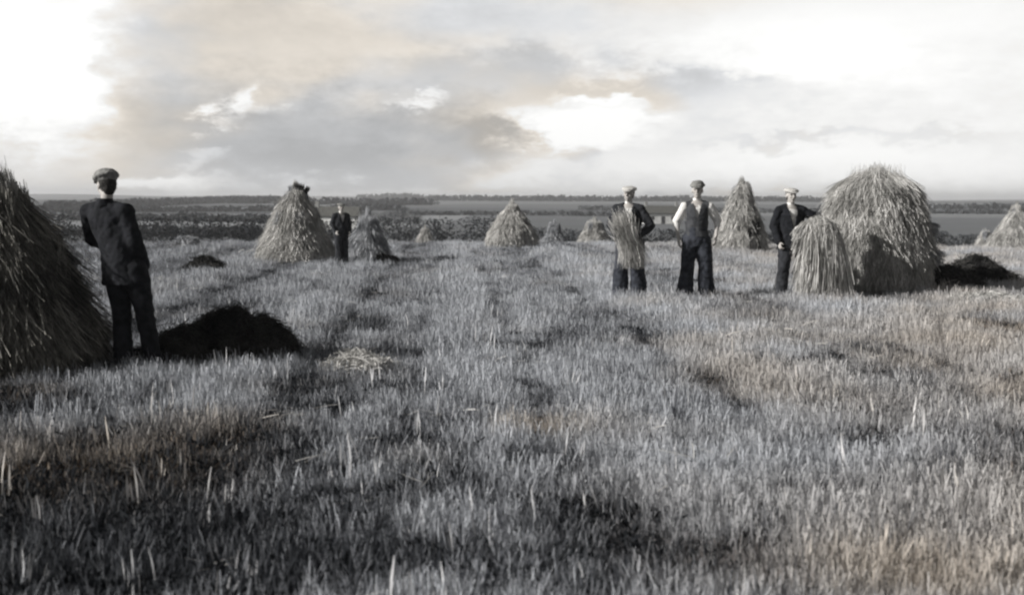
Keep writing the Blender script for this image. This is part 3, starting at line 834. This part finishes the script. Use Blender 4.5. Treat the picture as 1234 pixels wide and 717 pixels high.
    link('shirt', fuse(bm, .012, 'shirt', 3, fold=(.010 if top == 'waistcoat' else .003), fold_scale=10, seed=3, cut=None), M['shirt'], body)
    bm = bmesh.new()
    p_cap(bm, Vector((lx, ly + .012, 1.470)), Vector((lx, ly + .004, 1.508)), .068, .063)
    if not S.get('no_collar'): link('collar', fuse(bm, .009, 'collar', 1, cut=lambda c, n: c.z > 1.522 or (c.y - ly < -.045 and abs(c.x - lx) < .02)), M['shirt'], body)
    if top == 'waistcoat':
        bm = bmesh.new(); torso(bm, .016, .94, 1.04)
        def c2(c, n):
            if abs(c.x - up(c.z).x) > .165 and c.z > 1.18: return True
            return vcut(*nk)(c, n)
        link('waistcoat', fuse(bm, .011, 'waistcoat', 2, fold=.010, fold_scale=9, cut=c2), M['vest_cloth'], body)
    else:
        bm = bmesh.new(); torso(bm, .030 + S.get('bulk', 0), S.get('coat_hem', .80), S.get('flare', 1.06)); sleeves(bm, .015 + S.get('bulk', 0) * .4, .064, .055, .046, .97)
        j = link('jacket', fuse(bm, .012, 'jacket', 2, fold=.015, fold_scale=11, seed=S.get('seed', 0) + 5, cut=vcut(nk[0], nk[1], S.get('open', 0))), M[S.get('coat', 'dark_cloth')], body)
        sm = j.modifiers.new('cloth', 'SOLIDIFY'); sm.thickness = .008; sm.offset = -1
    if S.get('no_collar'):
        bm = bmesh.new()
        p_cap(bm, Vector((lx, ly + .022, 1.452)), Vector((lx + .004, ly + .012, 1.512)), .088, .074)
        link('coat_collar', fuse(bm, .008, 'coat_collar', 1, fold=.006, fold_scale=20, cut=lambda c, n: c.z > 1.522), M[S.get('coat', 'dark_cloth')], body)
    # --- flat cap
    bm = bmesh.new()
    p_ell(bm, hp(0, .008, .080), (.116, .134, .042), hr @ Euler((R(8), 0, 0)).to_matrix())
    p_ell(bm, hp(0, .022, .055), (.086, .098, .040), hr)
    if S.get('cap_tall'): p_ell(bm, hp(0, .01, .10), (.098, .112, .056), hr)
    c = link('flat_cap', fuse(bm, .008, 'flat_cap', 2, fold=.006, fold_scale=25), M[S.get('cap', 'grey_cloth')], body)
    bm = bmesh.new()
    p_ell(bm, hp(0, -.108, .052), (.070, .052, .009), hr @ Euler((R(14), 0, 0)).to_matrix())
    link('peak', fuse(bm, .005, 'peak', 1), M[S.get('cap', 'grey_cloth')], c)
    return body

def gp(px, py):
    p = at(px, py); return p

# first capped man, holding a sheaf in front of him
p1 = gp(758, 361)
person('man in pale cap and dark jacket hugging a sheaf, leftmost of three facing men', p1, R(-12), dict(
    height=1.73, lean=(-.02, -.02), feet={-1: (-.15, 0, 0), 1: (.15, .02, 0)}, knees={-1: (-.125, -.02, .49), 1: (.125, -.02, .49)},
    elbows={-1: (-.30, -.07, 1.17), 1: (.33, -.05, 1.15)}, wrists={-1: (-.17, -.28, 1.02), 1: (.16, -.25, 1.00)},
    hands={-1: dict(dir=(.6, -.4, -.1), palm=(.4, .8, 0), curl=.7), 1: dict(dir=(-.9, -.30, -.1), palm=(0, .9, .1), curl=.6)},
    top='jacket', neck=(1.23, .085), cap='pale_cloth', coat='dark_cloth', trousers='denim', turn=-14, tilt=4, leg_w=(.122, .108, .135), seed=1))
# waistcoated man in the middle
p2 = gp(838, 361)
person('man in dark waistcoat, white shirt sleeves and grey cap, between the two sheaf holders', p2, R(-6), dict(
    height=1.79, feet={-1: (-.16, 0, 0), 1: (.17, .02, 0)}, knees={-1: (-.13, -.03, .49), 1: (.135, -.03, .49)},
    elbows={-1: (-.30, .03, 1.17), 1: (.31, .06, 1.19)}, wrists={-1: (-.27, -.03, .92), 1: (.285, -.06, .95)},
    hands={-1: dict(palm=(.8, .2, 0)), 1: dict(palm=(-.8, .2, 0), curl=.7)},
    top='waistcoat', neck=(1.19, .075), cap='grey_cloth', trousers='denim', turn=-8, cap_tall=True, leg_w=(.125, .108, .125), seed=2, roll=.30))
# man in open jacket with a sheaf under his arm
p3 = gp(953, 360)
person('man in open black jacket with a big drooping sheaf under his arm', p3, R(4), dict(
    height=1.71, lean=(-.05, -.04), feet={-1: (-.17, -.02, 0), 1: (.22, .06, 0)}, knees={-1: (-.15, -.05, .48), 1: (.20, -.03, .49)},
    elbows={-1: (-.30, .02, 1.15), 1: (.42, -.10, 1.27)}, wrists={-1: (-.25, -.09, .91), 1: (.44, -.33, 1.15)},
    hands={-1: dict(palm=(.8, .2, 0), curl=.8), 1: dict(dir=(.0, -.6, -.7), palm=(-.8, -.3, 0), curl=.9)},
    top='jacket', neck=(1.08, .085), open=.022, cap='pale_cloth', coat='black_cloth', trousers='dark_cloth', turn=6, flare=1.22, seed=3, leg_w=(.118, .10, .10)))
# near man seen from behind
p4 = gp(154, 445)
person('near man in black seen from behind, standing beside the shaggy stook at the left', p4, R(160), dict(
    height=1.71, lean=(.19, .0), feet={-1: (-.25, -.05, 0), 1: (-.03, .08, 0)}, knees={-1: (-.18, -.04, .49), 1: (.04, .02, .49)},
    elbows={-1: (-.13, .03, 1.14), 1: (.42, -.08, 1.17)}, wrists={-1: (-.12, -.10, .93), 1: (.45, -.30, 1.10)},
    hands={-1: dict(palm=(.8, .2, 0), curl=.8), 1: dict(palm=(-.3, 0, -.9), curl=.5)}, bulk=.004, no_collar=True,
    top='jacket', coat='black_cloth', trousers='black_cloth', cap='grey_cloth', turn=62, nod=8, cap_tall=True, coat_hem=.76, seed=4, leg_w=(.118, .086, .078), head_off=(.02, -.02, 0)))
# figure by the mid-field stook
p5 = gp(411, 320)
person('slight distant figure in dark clothes standing between two stooks', p5, R(30), dict(
    height=1.42, lean=(0, -.03), feet={-1: (-.10, -.04, 0), 1: (.13, .03, 0)}, knees={-1: (-.10, -.06, .49), 1: (.11, -.03, .49)},
    elbows={-1: (-.25, .04, 1.17), 1: (.26, .02, 1.17)}, wrists={-1: (-.20, -.10, .98), 1: (.22, -.12, .96)},
    hands={-1: dict(palm=(.8, .2, 0)), 1: dict(palm=(-.8, .2, 0))},
    top='jacket', coat='dark_cloth', trousers='dark_cloth', cap='grey_cloth', turn=-10, seed=5))

# sheaves the men hold
def straw_spray(label, base, make, n, band, wid=.007):
    """a loosely held sheaf: every straw is its own bent line"""
    P = np.zeros((n, 7, 3)); tt = np.linspace(0, 1, 7)
    for i in range(n):
        a, b, c = (np.array(q) for q in make())
        for j, t in enumerate(tt): P[i, j] = (1 - t) ** 2 * a + 2 * t * (1 - t) * b + t * t * c
    P += rng.normal(size=P.shape) * .008
    w = np.tile(np.array([.9, 1, 1, 1, 1.1, 1.8, 1.2]) * wid, (n, 1))
    root = link('sheaf', ribbons(P, w, 'sheaf', M['straw']), loc=base)
    tag(root, label, 'sheaf', 'sheaves held by the men')
    bc, bd, br = Vector(band[0]), Vector(band[1]).normalized(), band[2]
    bm = bmesh.new(); s_, t_ = frame_for(bd, (1, 0, 0)); rings = []
    for i in range(24):
        an = 2 * math.pi * i / 24; rd = s_ * math.cos(an) + t_ * math.sin(an) * .8
        rings.append([bm.verts.new(bc + rd * (br + .008 * math.cos(q * 1.047)) + bd * .022 * math.sin(q * 1.047)) for q in range(6)])
    for i in range(24):
        p, q = rings[i], rings[(i + 1) % 24]
        for j in range(6): bm.faces.new((p[j], p[(j + 1) % 6], q[(j + 1) % 6], q[j]))
    me = bpy.data.meshes.new('band'); bm.to_mesh(me); bm.free(); link('band', me, M['twine'], root)
G = random.gauss
def spray1():
    # butts low by his knee, gathered at the arm, ears fanning up and out to his right
    u = G(0, 1); v = G(0, 1)
    f = random.uniform(.8, 1.1)
    return ((.05 + u * .09, -.24 + v * .06, .54 + random.uniform(-.06, .26)), (-.03 + u * .04 + G(0, .03), -.29 + v * .04, .90), (-.15 * f + u * .075 + G(0, .03), -.29 + v * .08, 1.19 * f ** .4 + G(0, .08)))
straw_spray('loose sheaf clasped across the front of the leftmost facing man', p1, spray1, 1900, ((-.04, -.28, .90), (-.2, 0, .8), .09), wid=.0052)
def spray3():
    u = random.uniform(-1, 1); v = G(0, 1)
    if random.random() < .14:
        return ((.26 + u * .06, -.16, 1.14), (.20 + u * .08, -.30, 1.30), (.06 + u * .16, -.34 + v * .05, .90 + random.uniform(-.2, .15)))
    e = random.uniform(.02, .55) if random.random() < .6 else random.uniform(.3, .9)
    return ((.27 + u * .06, -.14 + G(0, .04), 1.14 + G(0, .04)), (.40 + u * .22 + G(0, .05), -.34 + v * .09, 1.50 - .12 * abs(u)), (.34 + u * .27 * (1.1 - e * .5) + .16 * max(0, u) ** 2 * (1 - e) + .05 * math.sin(9 * u) + G(0, .07), -.32 + v * .13, e))
straw_spray('big drooping sheaf under the arm of the man in open jacket', p3, spray3, 4200, ((.29, -.20, 1.19), (.1, -.4, .5), .10), wid=.0052)


# ------------------------------------------------------------------ hedges, trees, farmhouses beyond the field
def leaf_clump_mesh(centres, radii, per, size, name, mat):
    n = len(centres) * per
    c = np.repeat(np.array(centres), per, axis=0); r = np.repeat(np.array(radii), per, axis=0)
    d = rng.normal(size=(n, 3)); d /= np.linalg.norm(d, axis=1, keepdims=True)
    P = c + d * r * (rng.uniform(0.35, 1.0, n) ** 0.5)[:, None]
    u = rng.normal(size=(n, 3)); u /= np.linalg.norm(u, axis=1, keepdims=True)
    v = np.cross(u, rng.normal(size=(n, 3))); v /= np.linalg.norm(v, axis=1, keepdims=True)
    s = size * rng.uniform(.5, 1.3, n)[:, None]
    Vv = np.stack([P - u * s, P + v * s * .6, P + u * s, P - v * s * .6], 1).reshape(-1, 3)
    return np_mesh(name, Vv, np.arange(n * 4), np.full(n, 4), mat)

def tree(label, px, dist, h, w, group='trees beyond the field', mat='leaf', name='tree'):
    p = at_dist(px, dist)
    e = bpy.data.objects.new(name, None); COL.objects.link(e); e.location = p
    tag(e, label, 'tree', group)
    bm = bmesh.new()
    p_cap(bm, (0, 0, -.1), (0.05, 0, h * .55), h * .035, h * .018, 1, n=8)
    for k in range(4):
        a = random.uniform(0, 6.28); p_cap(bm, (0, 0, h * (.28 + .07 * k)), (w * .34 * math.cos(a), w * .34 * math.sin(a), h * (.55 + .08 * k)), h * .014, h * .006, 1, n=6)
    me = bpy.data.meshes.new('trunk'); bm.to_mesh(me); bm.free()
    link('trunk', me, M['bark'], e, smooth=True)
    cs, rs = [], []
    for k in range(16):
        a = random.uniform(0, 6.28); q = random.uniform(0, .36) * w; z = random.uniform(.14, .88) * h
        q *= 1.0 - .5 * max(0, z / h - .6)
        cs.append((q * math.cos(a), q * math.sin(a), z)); r = random.uniform(.13, .2) * w; rs.append((r, r, r * .8))
    link('crown', leaf_clump_mesh(cs, rs, 170, h * .024, 'crown', M[mat]), None, e)
    return e

def hedge(label, pts, h, w, name='hedgerow', mat='leaf', step=.7, leaf=.13, per=150, gap=0.0):
    """pts: world (x, y) line; a hedge with an uneven top following the ground"""
    cs, rs = [], []
    base = Vector((pts[0][0], pts[0][1], ground_z(*pts[0])))
    sd_ = random.random() * 50
    for (x0, y0), (x1, y1) in zip(pts, pts[1:]):
        L = math.hypot(x1 - x0, y1 - y0); n = max(1, int(L / step))
        for i in range(n):
            t = (i + random.random()) / n
            x, y = x0 + (x1 - x0) * t, y0 + (y1 - y0) * t
            k = noise.noise(Vector((x * .09, y * .09, sd_))) + .5 * noise.noise(Vector((x * .35, y * .35, sd_)))
            if k < gap - .95: continue
            hh = h * (1 + .32 * k)
            z = ground_z(x, y)
            for q in range(2 if h < 3 else 3):
                cs.append((x - base.x + random.uniform(-w, w) * .4, y - base.y + random.uniform(-w, w) * .4, z - base.z + hh * (q + .5) / (2.2 if h < 3 else 3.1)))
                rs.append((step * 1.5, w * .5, hh * .38))
    me = leaf_clump_mesh(cs, rs, per, leaf, name, M[mat])
    o = link(name, me, None, loc=base)
    tag(o, label, 'hedge', 'hedgerows beyond the field')
    return o

def hpt(px, dist): p = at_dist(px, dist); return (p.x, p.y)
hedge('long dark hedge at the foot of the stubble field, behind the far stooks', [hpt(-150, 118), hpt(200, 112), hpt(420, 118), hpt(620, 124)], 2.9, 3.5, leaf=.12)
hedge('grey hedge behind the three facing men', [hpt(622, 126), hpt(760, 128), hpt(1000, 134)], 2.3, 3.2, leaf=.12)
hedge('rough low hedge seen at far right behind the tall stack', [hpt(1004, 136), hpt(1150, 140), hpt(1400, 140)], 1.9, 3.2, leaf=.12, mat='leaf_pale')
hedge('thin dark hedge across the far plain on the left', [hpt(-160, 330), hpt(150, 320), hpt(330, 300), hpt(430, 290)], 2.0, 5, step=2.2, leaf=.6, per=40)
hedge('thin hedge line across the plain above the mid stooks', [hpt(500, 400), hpt(600, 410), hpt(760, 400)], 1.5, 5, step=2.6, leaf=.6, per=34, mat='leaf_pale')
hedge('faint far hedge near the horizon on the left', [hpt(250, 700), hpt(440, 640), hpt(520, 660)], 3.2, 8, step=5, leaf=1.2, per=30, mat='leaf')
hedge('faint far hedge near the horizon on the right', [hpt(1000, 620), hpt(1150, 600), hpt(1300, 640)], 2.4, 8, step=5, leaf=1.2, per=30, mat='leaf_pale')
hedge('low hedge line in the hollow beyond the first hedge', [hpt(-160, 190), hpt(120, 200), hpt(330, 186)], 1.7, 3.2, step=1.2, leaf=.25, per=70)
hedge('thin dark field boundary across the mid plain, left half', [hpt(-160, 480), hpt(180, 450), hpt(480, 500)], 2.2, 5, step=3, leaf=.7, per=40)
hedge('thin field boundary across the mid plain, right half', [hpt(700, 520), hpt(900, 480), hpt(1300, 500)], 1.8, 5, step=3, leaf=.7, per=34, mat='leaf_pale')
hedge('oblique hedge climbing the plain left of the tufted stook', [hpt(60, 470), hpt(330, 900)], 3.0, 5, step=4, leaf=.9, per=34)
hedge('far boundary under the horizon ridge, centre', [hpt(520, 1100), hpt(760, 1000), hpt(1010, 1150)], 4, 8, step=7, leaf=1.6, per=30)
TL = ['dark bushy tree nearest the white cottage', 'low round tree in the middle clump', 'wide dark tree at the right end of the clump', 'tall tree at the back of the clump',
      'small bush-like tree in front of the clump', 'dark tree left of the white cottage']
for (px, d, h, w), lb in zip(((440, 262, 3.6, 7), (468, 270, 3.2, 8), (502, 272, 3.5, 9), (486, 300, 4.2, 9), (455, 250, 2.8, 6), (384, 285, 3.6, 8)), TL):
    tree(lb, px, d, h, w)
for px, d, h, lb in ((160, 145, 2.8, 'lone tree above the hedge right of the near man'), (205, 150, 2.6, 'dense bush-tree left of the small dark heap'), (290, 140, 3.0, 'spreading tree left of the tufted stook'),
                     (262, 150, 2.4, 'low tree between the spreading tree and the bush-tree'), (1133, 140, 2.2, 'isolated bush-tree right of the tall stack')):
    tree(lb, px, d, h, h * 1.5)
hedge('distant wood on the horizon left of centre', [hpt(448, 1500), hpt(520, 1500)], 6, 40, name='wood', step=9, leaf=3.0, per=40)

def cottage(label, px, dist, L, D, h, rot, name='cottage', chimneys=1):
    p = at_dist(px, dist)
    e = bpy.data.objects.new(name, None); COL.objects.link(e); e.location = p; e.rotation_euler = (0, 0, rot)
    tag(e, label, 'cottage', 'whitewashed cottages beyond the field')
    bm = bmesh.new(); a, b = L / 2, D / 2; g = h + D * .38
    v = [bm.verts.new(c) for c in ((-a, -b, -1), (a, -b, -1), (a, b, -1), (-a, b, -1), (-a, -b, h), (a, -b, h), (a, b, h), (-a, b, h), (-a, 0, g), (a, 0, g))]
    for f in ((0, 1, 5, 4), (1, 2, 6, 9, 5), (2, 3, 7, 6), (3, 0, 4, 8, 7), (4, 5, 9, 8), (6, 7, 8, 9)): bm.faces.new([v[i] for i in f])
    me = bpy.data.meshes.new('wall'); bm.to_mesh(me); bm.free(); link('wall', me, M['whitewash'], e)
    bm = bmesh.new(); o_ = .25
    for s in (-1, 1):
        lo = Vector((0, s * (b + o_), h - o_ * .76 + .03)); hi = Vector((0, 0, g + .03)); th = Vector((0, s * .10, .22))
        q = []
        for x in (-a - .2, a + .2):
            for w_ in (lo, hi, hi + Vector((0, 0, .25)), lo + th): q.append(bm.verts.new((x, w_.y, w_.z)))
        for f in ((0, 1, 2, 3), (7, 6, 5, 4), (0, 4, 5, 1), (1, 5, 6, 2), (2, 6, 7, 3), (3, 7, 4, 0)): bm.faces.new([q[i] for i in f])
    me = bpy.data.meshes.new('roof'); bm.to_mesh(me); bm.free(); rf = link('roof', me, M['thatch'], e)
    def box(name, c, s, mat, par):
        bm = bmesh.new(); bmesh.ops.create_cube(bm, size=1, matrix=Matrix.Translation(c) @ Matrix.Diagonal((*s, 1))); bmesh.ops.bevel(bm, geom=bm.edges[:], offset=.02, affect='EDGES')
        me = bpy.data.meshes.new(name); bm.to_mesh(me); bm.free(); return link(name, me, mat, par)
    for k in range(chimneys):
        x = (-a + .5) if k == 0 else (a - .5)
        box('chimney', (x, 0, g + .6), (.7, .6, 1.3), M['chimney_stone'], rf)
    for x in (-L * .3, L * .28): 
        box('window', (x, -b - .01, h * .55), (.8, .08, .9), M['window_glass'], e)
    box('door', (0, -b - .01, .9), (.95, .08, 1.9), M['dark_cloth'], e)
cottage('long whitewashed cottage behind the distant figure', 406, 235, 9.0, 4.4, 2.6, R(-4))
cottage('whitewashed cottage with two chimneys between the first two facing men', 797, 300, 9.0, 4.5, 2.6, R(6), chimneys=2)

build_field_cover()

# ------------------------------------------------------------------ air
def haze():
    bm = bmesh.new(); bmesh.ops.create_cube(bm, size=1, matrix=Matrix.Translation((0, 0, -23)) @ Matrix.Diagonal((7800, 7800, 88, 1)))
    me = bpy.data.meshes.new('haze'); bm.to_mesh(me); bm.free()
    m = bpy.data.materials.new('air'); m.use_nodes = True; t = m.node_tree
    for n_ in list(t.nodes):
        if n_.type == 'BSDF_PRINCIPLED': t.nodes.remove(n_)
    v = t.nodes.new('ShaderNodeVolumePrincipled'); v.inputs['Color'].default_value = (.92, .93, .95, 1); v.inputs['Density'].default_value = 0.00042; v.inputs['Anisotropy'].default_value = .2
    t.links.new(v.outputs[0], t.nodes['Material Output'].inputs['Volume'])
    tag(link('haze', me, m), kind='stuff')
haze()
